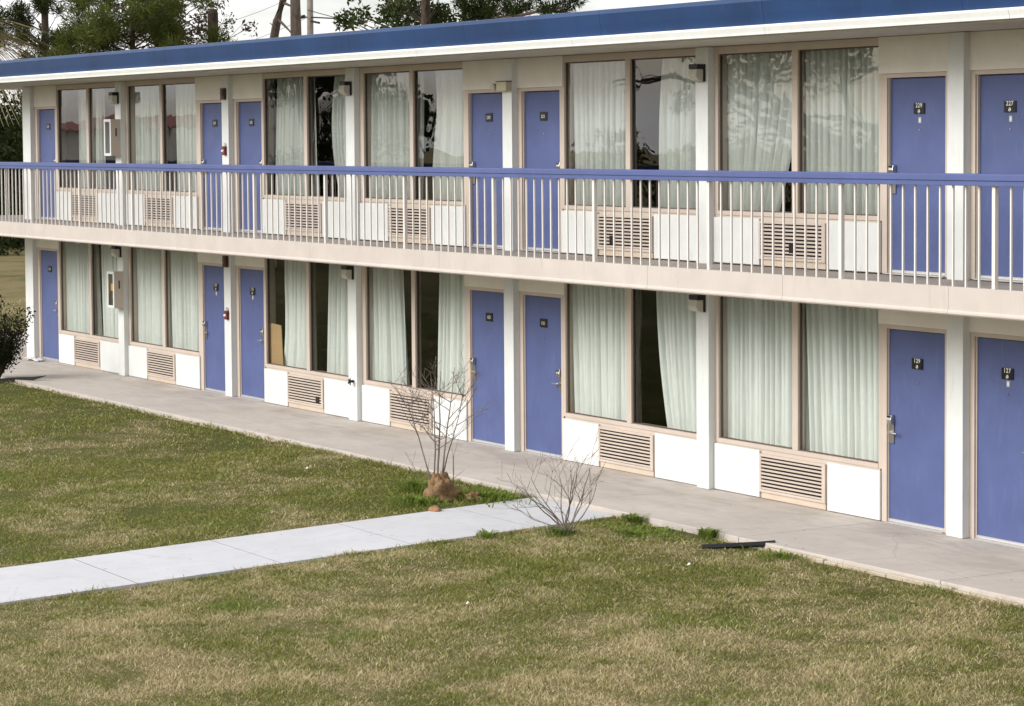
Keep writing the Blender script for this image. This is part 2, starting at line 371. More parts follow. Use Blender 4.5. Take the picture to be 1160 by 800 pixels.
for r in ROOMS:
    for fl in (0, 1):
        z0 = FLOOR[fl]; d0, d1 = r['d']; num = '%d%s' % (fl+1, r['n']); cx = (d0+d1)/2
        dep = .035 if fl == 0 else .055
        b = MB(); b.box(d0+.004, d1-.004, dep, dep+.045, z0+.012, z0+2.034, 'door_blue')
        door = P(b, 'door', .003)
        fin = [f for f in FINS if min(abs(f[0]-d1), abs(f[1]-d0)) < .3][0]
        b = MB()
        ja = (g := r['g'])
        if r['s'] > 0: jl, jr = (r['g'][1]+.052, d0), (d1, fin[0])
        else: jl, jr = (fin[1], d0), (d1, r['g'][0]-.052)
        for a, c in (jl, jr):
            b.box(a, c, 0, .2, z0, z0+2.086, 'beige')
        b.box(d0, d1, 0, .2, z0+2.042, z0+2.086, 'beige')
        e = .012                                   # stop lip of the frame, a step behind the face
        b.box(d0-.002, d0+.016, .02, dep, z0, z0+2.042, 'beige') if r['s'] < 0 else b.box(d0-.002, d0+.010, .02, dep, z0, z0+2.042, 'beige')
        P(b, 'door_frame', .003, parent=door)
        b = MB(); b.box(d0, d1, -.03, dep+.04, z0, z0+.011, 'alum'); P(b, 'threshold', parent=door)
        b = MB(); b.box(d0+.01, d1-.01, dep-.012, dep-.0005, z0+.014, z0+.042, 'alum'); P(b, 'door_sweep', parent=door)
        hx = d0+.055 if r['s'] > 0 else d1-.055
        h = hm[r['s']].build('handle', None, (hx, dep-.001, z0+.985), .003); h.parent = door
        style = 'emblem' if r['n'] in ('25', '27', '29') or (r['n'] in ('35', '37') and fl == 0) else 'plain'
        p = plate_mesh(num, style).build('number_plate', None, (cx, dep-.001, z0+1.70+ (0.0 if fl == 0 else .02)), .002); p.parent = door
        if (r['n'] in ('27', '29') and fl == 1) or num in ('127', '135', '137'):
            b = MB(); b.box(-.022, .022, -.003, 0, -.03, .03, 'sticker'); b.box(-.012, .012, -.0038, -.003, -.016, .016, 'digit')
            q = b.build('sticker', None, (cx+.005, dep-.001, z0+1.60)); q.parent = door
        b = MB(); b.disc_y(0, 0, .008, -.006, 0, 'chrome', 10); q = b.build('peephole', None, (cx, dep-.001, z0+1.50)); q.parent = door

        # window
        g0, g1, gm = r['g']; zs = z0+.60; zt = CEIL[fl] - (.085 if fl else .03)
        if r['s'] > 0: a0, a1 = r['apron'][0], g1+.052
        else: a0, a1 = g0-.052, r['apron'][1]
        b = MB()
        b.box(a0, g0, 0, .16, z0+.552, CEIL[fl], 'beige'); b.box(g1, a1, 0, .16, z0+.552, CEIL[fl], 'beige')
        b.box(gm-.05, gm+.05, .002, .1, zs, zt, 'beige')
        b.box(g0, g1, -.006, .16, z0+.552, zs, 'beige')
        b.box(g0, g1, .002, .16, zt, CEIL[fl], 'beige')
        win = P(b, 'window', .003)
        b = MB()                                   # dark inner sash lines
        for x0, x1 in ((g0, gm-.05), (gm+.05, g1)):
            b.box(x0, x0+.012, .03, .06, zs, zt, 'darkbronze'); b.box(x1-.012, x1, .03, .06, zs, zt, 'darkbronze')
            b.box(x0+.012, x1-.012, .03, .06, zs, zs+.012, 'darkbronze'); b.box(x0+.012, x1-.012, .03, .06, zt-.016, zt, 'darkbronze')
        P(b, 'sash', parent=win)
        for x0, x1 in ((g0, gm-.05), (gm+.05, g1)):
            b = MB(); b.add([(x0+.01,.045,zs+.01),(x1-.01,.045,zs+.01),(x1-.01,.045,zt-.014),(x0+.01,.045,zt-.014)], [(0,1,2,3)], 'glass_up' if fl else 'glass')
            P(b, 'pane', parent=win)
        # white boards either side of the air conditioner
        c0, c1 = r['ac']
        lo, hi = (a0+.005, g1+.045) if r['s'] > 0 else (g0-.045, a1-.005)
        for x0, x1 in ((lo, c0-.004), (c1+.03, hi)):
            b = MB(); b.box(x0, x1, -.022, .004, z0+.004+rnd.uniform(0,.006), z0+.532+rnd.uniform(-.006,.006), 'white'); P(b, 'wall_panel', .004)
        b = MB()
        b.box(c0, c0+.035, -.03, .004, z0+.075, z0+.505, 'beige'); b.box(c1-.06, c1, -.03, .004, z0+.075, z0+.505, 'beige')
        b.box(c0+.035, c1-.06, -.03, .004, z0+.475, z0+.505, 'beige'); b.box(c0+.035, c1-.06, -.03, .004, z0+.075, z0+.105, 'beige')
        b.box(c0+.02, c1-.01, -.012, .004, z0+.004, z0+.073, 'acstrip')
        ac = P(b, 'air_conditioner', .003)
        b = MB(); b.box(c0+.036, c1-.061, -.004, .003, z0+.106, z0+.474, 'dark')
        n = 9; pitch = .369/n
        for i in range(n):
            zc = z0+.106+pitch*(i+.5)
            b.prism_x([(-.026, zc-.016), (-.006, zc-.006), (-.006, zc+.002), (-.026, zc+.005)][::-1], c0+.037, c1-.062, 'beige')
        # broken louvres
        hole = {'135': (c1-.24, .14, .13), '231': (c0+.27, .15, .11), '229': (c0+.55, .16, .12)}.get(num)
        if hole: b.box(hole[0], hole[0]+hole[2], -.0275, -.004, z0+hole[1], z0+hole[1]+.10, 'dark')
        P(b, 'grille', parent=ac)

# balcony slab, roof
LX = -48.7
w = MB(); w.box(LX, XR, -1.26, 0.0, 2.40, 2.603, 'floor_paint'); w.box(XL, XR, .0, 8, 2.38, 2.605, 'floor_paint')
w.box(LX, XL, 0, 6.2, 2.40, 2.603, 'floor_paint'); P(w, 'balcony_floor')
w = MB()
x = LX
joints = [LX, -46.4, -42.6, -36.1, -31.6, -28.0, -23.35, -20.9, -18.35, -14.6, XR]
for a, c in zip(joints[:-1], joints[1:]):
    w.prism_x([(-1.262,2.645),(-1.262,2.376),(-1.29,2.372),(-1.318,2.378),(-1.33,2.392),(-1.328,2.41),(-1.315,2.425),(-1.315,2.645)], a+.002, c-.002, 'slabpaint')
P(w, 'balcony_edge')
w = MB(); w.box(LX, XR, -1.26, -.001, 2.385, 2.399, 'soffit'); w.box(LX, XR, -1.22, -.001, 5.09, 5.12, 'soffit'); w.box(LX, XL-.005, .001, 7.5, 5.09, 5.12, 'soffit')
P(w, 'soffit')
w = MB(); w.box(LX, XR, -1.2, 8.8, 5.122, 5.47, 'gutter'); roof = P(w, 'roof')
w = MB(); xs = [LX] + [LX+3.05*i for i in range(1, 13)] + [XR]
for a, c in zip(xs[:-1], xs[1:]):
    w.prism_x([(-1.262,5.502),(-1.30,5.496),(-1.315,5.45),(-1.297,5.33),(-1.275,5.209),(-1.22,5.209),(-1.22,5.502)], a+.002, c-.002, 'roof_blue')
w.box(LX-.05, LX-.002, -1.3, 8.85, 5.209, 5.5, 'roof_blue')
P(w, 'roof_fascia', parent=roof)
w = MB(); xs = [LX] + [LX+1.9+3.66*i for i in range(10)] + [XR]
for a, c in zip(xs[:-1], xs[1:]):
    w.prism_x([(-1.335,5.2055),(-1.34,5.185),(-1.322,5.135),(-1.318,5.108),(-1.225,5.108),(-1.225,5.2055)], a+.003, c-.003, 'gutter')
P(w, 'eave_trim', parent=roof)

# ------------------------------------------------------------------ balcony railings
rail = thing('balcony_railing', 'long balcony railing with a blue top rail and thin beige balusters', 'railing', (-28, -1.285, 2.645))
RZ0, RZ1 = 2.645, 3.59
b = MB(); prof = [(-.055,.0),(-.055,.045),(-.066,.05),(-.066,.103),(-.055,.112),(.055,.112),(.066,.103),(.066,.05),(.055,.045),(.055,0)]
b.prism_x([(y, z+.945) for y, z in prof][::-1], LX+28, XR+28, 'rail_blue'); b.build('top_rail', rail, bevel=.003)
bm_ = MB(); bm_.box(-.0095,.0095,-.0095,.0095,0,.95,'rail_beige'); pm_ = MB(); pm_.box(-.022,.022,-.022,.022,-.0,.95,'rail_beige')
b0 = bm_.build('baluster', rail, bevel=.002); p0 = pm_.build('post', rail, bevel=.003)
posts = [-17.741-2.237*k for k in range(-3, 14)]; posts = [x for x in posts if LX+.05 < x < XR-.1]
bal = []
for x in posts:
    for i in range(11): bal.append(x - 2.237 + .215 + .1807*i)
bal = [x for x in bal if LX+.1 < x < XR-.1]
vis = sorted([x for x in bal if x < -17.1], reverse=True)
near, rest = vis[:100], vis[100:] + [x for x in bal if x >= -17.1]
for i, x in enumerate(posts):
    o = p0 if i == 0 else p0.copy()
    if i: COL.objects.link(o)
    o.parent = rail; o.location = (x+28, 0, 0)
for i, x in enumerate(near):
    o = b0 if i == 0 else b0.copy()
    if i: COL.objects.link(o)
    o.parent = rail; o.location = (x+28, rnd.uniform(-.002,.002), 0)
b = MB()
for x in rest: b.box(x+28-.0095, x+28+.0095, -.0095, .0095, 0, .95, 'rail_beige')
o = b.build('far_balusters', rail); o['kind'] = 'stuff'
er = thing('balcony_railing', 'short return railing across the far end of the balcony, behind the front railing', 'railing', (-48.62, 2.4, 2.605))
b = MB(); b.add([(y, x, z) for x in (-3.6, 3.7) for y, z in [(q[0], q[1]+.945) for q in prof]], [(i, (i+1)%10, 10+(i+1)%10, 10+i) for i in range(10)] + [tuple(range(10)), tuple(range(19, 9, -1))], 'rail_blue'); b.build('top_rail', er)
for i in range(39):
    o = link('baluster', b0.data, er, (0, -3.5+.185*i, 0)) if i % 12 else link('post', p0.data, er, (0, -3.5+.185*i, 0))

# ------------------------------------------------------------------ curtains and what stands in the windows
def curtain(label, fl, xt0, xt1, xb0, xb1, wave=None, y=.145, zb=None):
    z0 = FLOOR[fl]+ (zb if zb else .585); z1 = CEIL[fl]-.012
    wid = max(xt1-xt0, xb1-xb0); n = max(12, int(wid*64)); k = 16
    pl = max(2, wid/rnd.uniform(.085,.15)); ph = rnd.uniform(0, 6); V = []; w1 = rnd.uniform(.5,1.6); w2 = rnd.uniform(3,8); am = rnd.uniform(.75,1.25)
    jit = [rnd.uniform(-.6, .6) for _ in range(n+1)]
    for j in range(k+1):
        t = j/k; xa = xb0*(1-t)+xt0*t; xb = xb1*(1-t)+xt1*t
        if wave:
            bow = math.sin(PI*t)*wave[0] + math.sin(2*PI*t)*wave[1]
            if wave[2] == 'l': xa += bow
            else: xb += bow
        for i in range(n+1):
            u = i/n; a = pl*2*PI*u + ph + w1*math.sin(u*w2+ph) + .5*math.sin(u*13+2*ph+t) + jit[i]*.3*(1-t)
            amp = am*(.036 + .008*(1-t))*(.75+.35*math.sin(u*17+ph))
            V.append((xa+(xb-xa)*u + .012*math.sin(a*1.0+1+t*2), y + amp*(math.sin(a)+.30*math.sin(2*a+1+ph)) + .010*math.sin(a*.43+2+t), z0+(z1-z0)*t))
    F = [(j*(n+1)+i, j*(n+1)+i+1, (j+1)*(n+1)+i+1, (j+1)*(n+1)+i) for j in range(k) for i in range(n)]
    cx = (xb0+xb1)/2
    me = bpy.data.meshes.new('curtain'); me.from_pydata([(a-cx, b-y, c-z0) for a, b, c in V], [], F); me.materials.append(M['curtain'])
    me.polygons.foreach_set('use_smooth', [True]*len(F)); me.update()
    o = link('curtain', me, None, (cx, y, z0)); tag(o, label, 'curtain', 'pale curtains behind the motel windows')
C = curtain
C('pale curtain drawn fully across the left pane beside door 129', 0, -23.87, -22.40, -23.85, -22.40)
C('pale curtain drawn fully across the right pane beside door 129', 0, -22.62, -20.9, -22.52, -20.9)
C('wide pale curtain on the left pane beside door 131, behind the low bare shrub', 0, -27.16, -25.72, -27.06, -25.72)
C('narrow bulging edge of curtain just right of the mullion beside door 131', 0, -25.85, -25.62, -25.85, -25.76, (.05, 0, 'r'))
C('pale curtain slanting beside the downstairs lamp over the low bare shrub', 0, -25.27, -24.2, -25.0, -24.2, (-.05, 0, 'l'))
C('pale curtain on the left pane of the window behind the tall bare sapling', 0, -32.59, -31.59, -32.54, -31.46)
C('pale curtain on the right pane behind the top of the tall sapling, against door 133', 0, -30.53, -29.55, -30.63, -29.55)
C('pale curtain bunched beside the cardboard sheet behind the glass', 0, -35.32, -34.42, -35.40, -34.50, (.04, .02, 'l'))
C('narrow strip of curtain behind the mullion right of the cardboard sheet', 0, -34.50, -34.28, -34.50, -34.34)
C('pale curtain at the right edge of the window that holds the cardboard sheet', 0, -33.84, -32.8, -33.94, -32.8)
C('pale curtain on the left pane right of the lower extinguisher cabinet', 0, -41.32, -39.7, -41.28, -39.7)
C('pale curtain on the right pane left of the lower red alarm boxes', 0, -39.96, -38.2, -39.86, -38.2)
C('cream curtain filling the left pane of the ground floor window beside the last door', 0, -44.42, -42.9, -44.38, -42.9)
C('thin curtain strip right of the mullion, beside the last ground floor door', 0, -43.25, -42.90, -43.25, -42.85)
C('pale curtain partly hidden by the lower extinguisher cabinet', 0, -42.70, -41.4, -42.62, -41.4)
C('upstairs curtain pulled aside at its lower right corner, beside door 229', 1, -23.98, -22.4, -23.90, -22.86, (.06, 0, 'r'))
C('upstairs curtain drawn across the right pane beside door 229', 1, -22.64, -20.9, -22.60, -20.9)
C('upstairs curtain covering most of the left pane beside door 231', 1, -27.10, -25.80, -27.04, -25.86)
C('upstairs curtain on the right pane left of the lamp beside the window of door 229', 1, -25.10, -24.2, -25.16, -24.2, (-.06, 0, 'l'))
C('upstairs curtain on the left pane of the window left of door 233', 1, -32.44, -31.1, -32.42, -31.1)
C('thin translucent curtain strip right of the mullion, left of door 233', 1, -31.24, -30.97, -31.24, -31.0)
C('upstairs curtain on the right pane, next to the frame of door 233', 1, -30.62, -29.7, -30.66, -29.66, (.04, -.05, 'l'))
C('upstairs curtain on the left pane right of the upper red alarm boxes', 1, -35.50, -34.36, -35.62, -34.36)
C('narrow upstairs curtain strip right of the mullion, right of the upper red alarm boxes', 1, -34.52, -34.26, -34.52, -34.16)
C('upstairs curtain curving in beside the third lamp from the right', 1, -33.56, -32.8, -33.44, -32.8, (-.18, 0, 'l'))
C('upstairs curtain on the left pane right of the upper extinguisher cabinet', 1, -41.24, -40.0, -41.22, -40.02)
C('upstairs curtain on the right pane left of the upper red alarm boxes', 1, -39.32, -38.3, -39.30, -38.3)
C('thin upstairs curtain on the left pane beside the last upper door', 1, -43.64, -43.25, -43.62, -43.25)
C('upstairs curtain left of the upper extinguisher cabinet', 1, -43.28, -42.5, -43.28, -42.5)
b = MB(); b.add([(-.22,0,0),(.2,0,0),(.14,0,.64),(-.3,0,.66),(-.22,.012,0),(.2,.012,0),(.14,.012,.64),(-.3,.012,.66)], [(0,1,2,3),(7,6,5,4),(0,4,5,1),(1,5,6,2),(2,6,7,3),(3,7,4,0)], 'card')
tag(b.build('cardboard_sheet', None, (-35.52, .075, .575)), 'tan cardboard sheet leaning behind the lower glass beside door 135', 'cardboard')

# ------------------------------------------------------------------ fixtures on the pilasters
FY = -.0925
def lamp(x, z, label):
    t = thing('wall_light', label, 'wall light', (x, FY, z), 'wall lights on the pilasters')
    b = MB(); b.box(-.085, .085, -.03, 0, -.10, .10, 'black'); b.box(-.085, .085, -.12, -.03, .045, .10, 'black'); b.build('housing', t, bevel=.004)
    b = MB(); b.prism_x([(-.031,-.10),(-.10,-.085),(-.135,-.03),(-.118,.043),(-.031,.043)][::-1], -.08, .08, 'lens'); b.build('lens', t, bevel=.006)
lamp(-24.04, 2.145, 'black and cream wall light right of the window of door 131, downstairs')
lamp(-24.03, 4.79, 'black and cream wall light under the eave between the windows of doors 231 and 229')
lamp(-32.72, 2.145, 'downstairs black and cream wall light over the dark spot on the pilaster')
lamp(-32.72, 4.79, 'upstairs black and cream wall light right of the third upper window from the left')
lamp(-41.33, 2.155, 'black and cream wall light just above the lower extinguisher cabinet')
lamp(-41.33, 4.80, 'black and cream wall light just above the upper extinguisher cabinet')
def cabinet(x, z, label, full):
    t = thing('extinguisher_cabinet', label, 'cabinet', (x, FY, z), 'fire extinguisher cabinets on the pilasters')
    W, H, D = .15, .315, .17
    b = MB()
    b.box(-W, W, -.006, 0, -H, H, 'white'); b.box(-W, -W+.008, -D, -.006, -H, H, 'white'); b.box(W-.008, W, -D, -.006, -H, H, 'beige')
    b.box(-W+.008, W-.008, -D, -.006, -H, -H+.008, 'white'); b.box(-W+.008, W-.008, -D, -.006, H-.008, H, 'white'); b.build('case', t)
    b = MB()
    f = .045
    b.box(-W, -W+f, -D-.016, -D, -H, H, 'white'); b.box(W-f, W, -D-.016, -D, -H, H, 'white')
    b.box(-W+f, W-f, -D-.016, -D, H-f, H, 'white'); b.box(-W+f, W-f, -D-.016, -D, -H, -H+f, 'white')
    d = b.build('cabinet_door', t, bevel=.003)
    b = MB(); b.add([(-W+f,-D-.006,-H+f),(W-f,-D-.006,-H+f),(W-f,-D-.006,H-f),(-W+f,-D-.006,H-f)], [(0,1,2,3)], 'glass'); b.build('pane', d)
    b = MB(); b.box(W-.002, W+.004, -.10, -.07, .02, .16, 'darkbronze'); b.build('latch', t)
    if full:
        b = MB(); b.box(-.07, .07, -D+.02, -D+.03, -.02, .10, 'yellow'); b.build('tag', t)
        b = MB(); b.box(-.09, .09, -D+.03, -D+.04, -.26, -.06, 'darkbronze'); b.box(-.09,.09,-.05,-.02,-.28,.28,'sticker'); b.build('backing', t)
    else:
        b = MB(); b.box(-.09,.09,-.05,-.02,-.28,.28,'sticker'); b.build('backing', t)
cabinet(-41.31, 1.50, 'open fronted white extinguisher cabinet with a yellow tag, downstairs', True)
cabinet(-41.34, 4.12, 'empty white extinguisher cabinet upstairs above the railing', False)
def alarm(z, label):
    t = thing('fire_alarm_horn', label, 'alarm', (-36.95, FY, z), 'dark red alarm horns')
    b = MB(); b.box(-.065, .065, -.05, 0, -.09, .09, 'darkred'); b.build('housing', t, bevel=.006)
    b = MB(); b.disc_y(0, .015, .045, -.062, -.05, 'darkbronze', 14); b.build('grille', t)
def pull(z, label):
    t = thing('fire_alarm_pull', label, 'alarm pull', (-36.94, FY, z), 'red fire alarm pull stations')
    b = MB(); b.box(-.05, .05, -.045, 0, -.075, .065, 'red'); b.build('housing', t, bevel=.008)
    b = MB(); b.prism_x([(-.046,-.03),(-.062,-.02),(-.062,.0),(-.046,.012)][::-1], -.034, .034, 'digit'); b.build('handle', t)
    b = MB(); b.disc_y(0, .085, .04, -.02, 0, 'alum', 14); b.build('bracket', t)
alarm(2.145, 'dark red alarm horn at the top of the downstairs pilaster between doors 135 and 137')
alarm(4.79, 'dark red alarm horn at the top of the upstairs pilaster between doors 235 and 237')
pull(1.30, 'red fire alarm pull station downstairs between doors 135 and 137')
pull(3.90, 'red fire alarm pull station upstairs between doors 235 and 237')
t = thing('emergency_light', 'cream emergency light box above the pilaster between doors 231 and 233', 'emergency light', (-28.34, FY, 4.73))
b = MB(); b.box(-.12, .12, -.09, 0, -.06, .055, 'cream'); b.build('housing', t, bevel=.005)
b = MB(); b.box(-.13, .13, -.095, 0, .0555, .067, 'darkbronze'); b.build('cover', t)
b = MB(); b.tube([(-.13,-.04,0),(-.20,-.045,-.005)], .018, 'cream', 8); b.tube([(-.19,-.02,-.005),(-.20,-.10,-.01)], [.04,.052], 'cream', 10); b.build('lamp_head', t)
t = thing('outdoor_tap', 'small black tap stub on the pilaster below the downstairs lamp', 'tap', (-32.68, FY, .57))
b = MB(); b.tube([(0,0,0),(0,-.05,.005),(.02,-.09,-.01)], [.022,.02,.016], 'black', 8); b.build('body', t)
b = MB()
for i in range(5): b.tube([(0,-.06,0),(.055*math.cos(i*1.257),-.065,.055*math.sin(i*1.257))], [.014,.008], 'black', 5)
b.build('wheel', t)

# ------------------------------------------------------------------ ground
def sheet(name, polys, z, m, kind='structure', thick=None):
    b = MB()
    for pl in polys:
        n = len(pl)
        if thick:
            b.add([(x,y,z) for x,y in pl] + [(x,y,z-thick) for x,y in pl], [tuple(range(n))] + [(i, n+i, n+(i+1)%n, (i+1)%n) for i in range(n)], m)
        else: b.add([(x,y,z) for x,y in pl], [tuple(range(n))], m)
    o = b.build(name); tag(o, kind=kind); return o
LZ = -.07
b = MB(); N = 60
xs = np.concatenate([[-600,-300,-160,-110,-80], np.linspace(-60, 10, 71), [40,120,300,600]]); ys = np.concatenate([[-400,-150,-60,-40], np.linspace(-30, -2.2, 40), [-1.6, 0, 8, 15, 30, 60, 150, 500]])
def gz(x, y):
    h = .011*math.sin(x*.9+1.3*math.sin(y*.5))*math.cos(y*.8+.4) + .008*math.sin(x*2.3+y*1.7)
    return LZ + h*(1 if y < -2.4 and x > -70 else 0)
vs = [(x, y, gz(x,y)) for y in ys for x in xs]; nx = len(xs)
b.add(vs, [(j*nx+i, j*nx+i+1, (j+1)*nx+i+1, (j+1)*nx+i) for j in range(len(ys)-1) for i in range(nx-1)], 'lawn')
tag(b.build('ground'), kind='structure')
# walkway slabs along the wing, 12 mm joints
wx = [-52.0, -48.9, -45.7, -42.6, -39.5, -36.4, -33.3, -30.2, -27.1, -24.0, -20.9, -17.8, -14.7, -10.0]
EDGE = -1.88
b = MB()
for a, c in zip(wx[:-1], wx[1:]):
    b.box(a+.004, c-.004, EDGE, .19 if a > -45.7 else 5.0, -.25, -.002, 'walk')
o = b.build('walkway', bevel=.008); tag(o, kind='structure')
b = MB()
for i in range(46):
    a = -52+.93*i; b.box(a+rnd.uniform(0,.02), a+.93, EDGE-.045-rnd.uniform(0,.03), EDGE-.004, -.25, (-.022 if a > -21.2 else -.058)-rnd.uniform(0,.022), 'edge')
tag(b.build('walkway_kerb', bevel=.01), kind='structure')
# path: near edge and far edge lines
near_x = lambda y: -23.04 - .1747*(y+1.9); far_x = lambda y: -24.76 - .182*(y+1.95)
ys_ = [-1.93, -3.10, -4.72, -6.34, -7.96, -9.58, -11.2, -12.8, -14.4, -16]
b = MB()
for a, c in zip(ys_[:-1], ys_[1:]):
    e = .006; pl = [(far_x(c+e), c+e), (near_x(c+e), c+e-.02), (near_x(a-e), a-e-.02), (far_x(a-e), a-e)]
    b.add([(x,y,-.042) for x,y in pl] + [(x,y,-.2) for x,y in pl], [(0,1,2,3)] + [(i, 4+i, 4+(i+1)%4, (i+1)%4) for i in range(4)], 'path')
for y in ys_[1:-1]:
    b.add([(far_x(y), y-.010, -.044), (near_x(y), y-.030, -.044), (near_x(y), y-.010, -.044), (far_x(y), y+.010, -.044)], [(0,1,2,3)], 'dark')
tag(b.build('path'), kind='structure')

# grass blades
rng = np.random.default_rng(3)
def edge_far(y): return -24.76 - .182*(y+1.95)
def edge_near(y): return -23.04 - .1747*(y+1.9)
def grass():
    P_ = []
    for (x0,x1,y0,y1,dn) in [(-23.2,-9.5,-12,-1.86,4300), (-31,-22,-12,-1.8,2600), (-40,-31,-12,-1.8,900), (-50,-40,-12,-1.8,420), (-64,-50,-12,8,120)]:
        n = int((x1-x0)*(y1-y0)*dn); p = np.stack([rng.uniform(x0,x1,n), rng.uniform(y0,y1,n)], 1); P_.append(p)
    p = np.concatenate(P_)
    x, y = p[:,0], p[:,1]
    # camera sees nothing right of this line; keep the mesh lean
    keep = (y > -17.2 + (-x)*.30 - 3.0) | (x < -40)
    wob = .07*np.sin(x*2.1)+.06*np.sin(x*5.3+1)+.03*np.sin(x*13)
    left = x < edge_far(y)
    lim = np.where(left, -1.84+wob*.8 + .10*np.clip((-x-27)/6, 0, 1), -1.96+wob*.6)
    ok = keep & (y < lim) & ~((x > edge_far(y)-.02+.03*np.sin(y*7)) & (x < edge_near(y)+.02+.03*np.sin(y*6)))
    ok |= (x < -52.2) & (y > -6)
    # thin, bare spots
    bare = ((x+24.6)**2/.35 + (y+2.15)**2/.03 < 1) | ((x+21.9)**2/.5 + (y+2.05)**2/.02 < 1) | (((x+25.35)/.32)**2+((y+2.85)/.25)**2 < 1)
    ok &= ~(bare & (rng.random(len(x)) < .85))
    p = p[ok]; n = len(p); x, y = p[:,0], p[:,1]
    dist = np.hypot(x, y+17.2)
    clump = .5+.5*np.sin(x*3.1+np.sin(y*2.2)*2)*np.sin(y*3.7+np.sin(x*1.7)*2)
    h = rng.uniform(.012,.034,n)*(.65+.65*clump)
    nearedge = (np.abs(y-(-1.85)) < .16) | (np.abs(x-edge_near(y)) < .07); h[nearedge] *= 2.0
    big = rng.random(n) < .22; h = np.where(big, h*1.25, h*.9); wd = np.where(big, rng.uniform(.003,.0054,n), rng.uniform(.0018,.0036,n))*np.clip(dist/20, 1, 2.6)
    az = rng.uniform(0, 2*PI, n); lean = rng.uniform(.2, 2.0, n)*h; la = rng.uniform(0, 2*PI, n)
    z = LZ + (.011*np.sin(x*.9+1.3*np.sin(y*.5))*np.cos(y*.8+.4)+.008*np.sin(x*2.3+y*1.7))*(y < -2.4) - .004
    dx, dy = np.cos(az)*wd, np.sin(az)*wd; lx, ly = np.cos(la)*lean, np.sin(la)*lean
    V = np.empty((n,5,3))
    V[:,0] = np.stack([x-dx,y-dy,z],1); V[:,1] = np.stack([x+dx,y+dy,z],1)
    V[:,2] = np.stack([x+dx*.8+lx*.4,y+dy*.8+ly*.4,z+h*.6],1); V[:,3] = np.stack([x-dx*.8+lx*.4,y-dy*.8+ly*.4,z+h*.6],1)
    V[:,4] = np.stack([x+lx,y+ly,z+h*.98],1)
    base = np.arange(n)[:,None]*5
    F = np.concatenate([base+np.array([[0,1,2]]), base+np.array([[0,2,3]]), base+np.array([[3,2,4]])])
    o = link('grass', fast_mesh('grass', V.reshape(-1,3), F, 'blade')); tag(o, 'mown lawn grass mottled green and straw brown around the path', 'grass', kind='stuff')
    print('blades', n)
    m = 420; q = np.stack([rng.uniform(-34,-12,m), rng.uniform(-10,-1.95,m)], 1); q = q[(q[:,0] < edge_far(q[:,1])-.1) | (q[:,0] > edge_near(q[:,1])+.1)]; m = len(q)
    c = np.concatenate([q, np.full((m,1), LZ+.03)], 1); a = rng.normal(size=(m,3))*np.array([1,1,.25]); a /= np.linalg.norm(a,axis=1)[:,None]
    bb = np.cross(a, np.array([0,0,1.])+rng.normal(size=(m,3))*.3); L = rng.uniform(.012,.035,m)[:,None]
    V = np.stack([c-a*L, c+bb*L*.45, c+a*L, c-bb*L*.45], 1).reshape(-1,3)
    o = link('leaf_litter', fast_mesh('leaf_litter', V, np.arange(m*4).reshape(-1,4), 'litter')); tag(o, 'small dry fallen leaves scattered over the lawn', 'leaf litter', kind='stuff')
grass()

# ------------------------------------------------------------------ foliage
def leaves(cent, n, size, spread, mat, name, parent, needle=False, seed=0, aspect=.45):
    """n small faces scattered in clumps; cent rows = x,y,z,r"""
    g = np.random.default_rng(seed); c = np.array(cent, float)
    wgt = c[:,3]**2; idx = g.choice(len(c), n, p=wgt/wgt.sum())
    d = g.normal(size=(n,3)); d /= np.linalg.norm(d, axis=1)[:,None]
    rr = g.random(n)**.45
    p = c[idx,:3] + d*(rr*c[idx,3])[:,None]*np.array(spread)
    if needle: a = d + g.normal(size=(n,3))*.5 + np.array([0,0,.25])
    else: a = g.normal(size=(n,3))
    a /= np.linalg.norm(a, axis=1)[:,None]
    bb = np.cross(a, g.normal(size=(n,3))); bb /= np.linalg.norm(bb, axis=1)[:,None]
    L = size*g.uniform(.6,1.4,n)[:,None]; W = L*aspect
    V = np.stack([p-a*L*.5, p+bb*W*.5, p+a*L*.5, p-bb*W*.5], 1).reshape(-1,3)
    F = np.arange(n*4).reshape(-1,4)
    return link(name, fast_mesh(name, V, F, mat), parent)

def limb(b, p, d, L, r, m, seg=5, wob=.12, rg=rnd, droop=0.):
    pts = [Vector(p)]; d = Vector(d).normalized(); rad = [r]
    for i in range(seg):
        d = (d + Vector((rg.uniform(-wob,wob), rg.uniform(-wob,wob), rg.uniform(-wob,wob)-droop))).normalized()
        pts.append(pts[-1]+d*(L/seg)); rad.append(r*(1-.8*(i+1)/seg))
    b.tube(pts, rad, m, 5 if r < .03 else 7); return pts, d

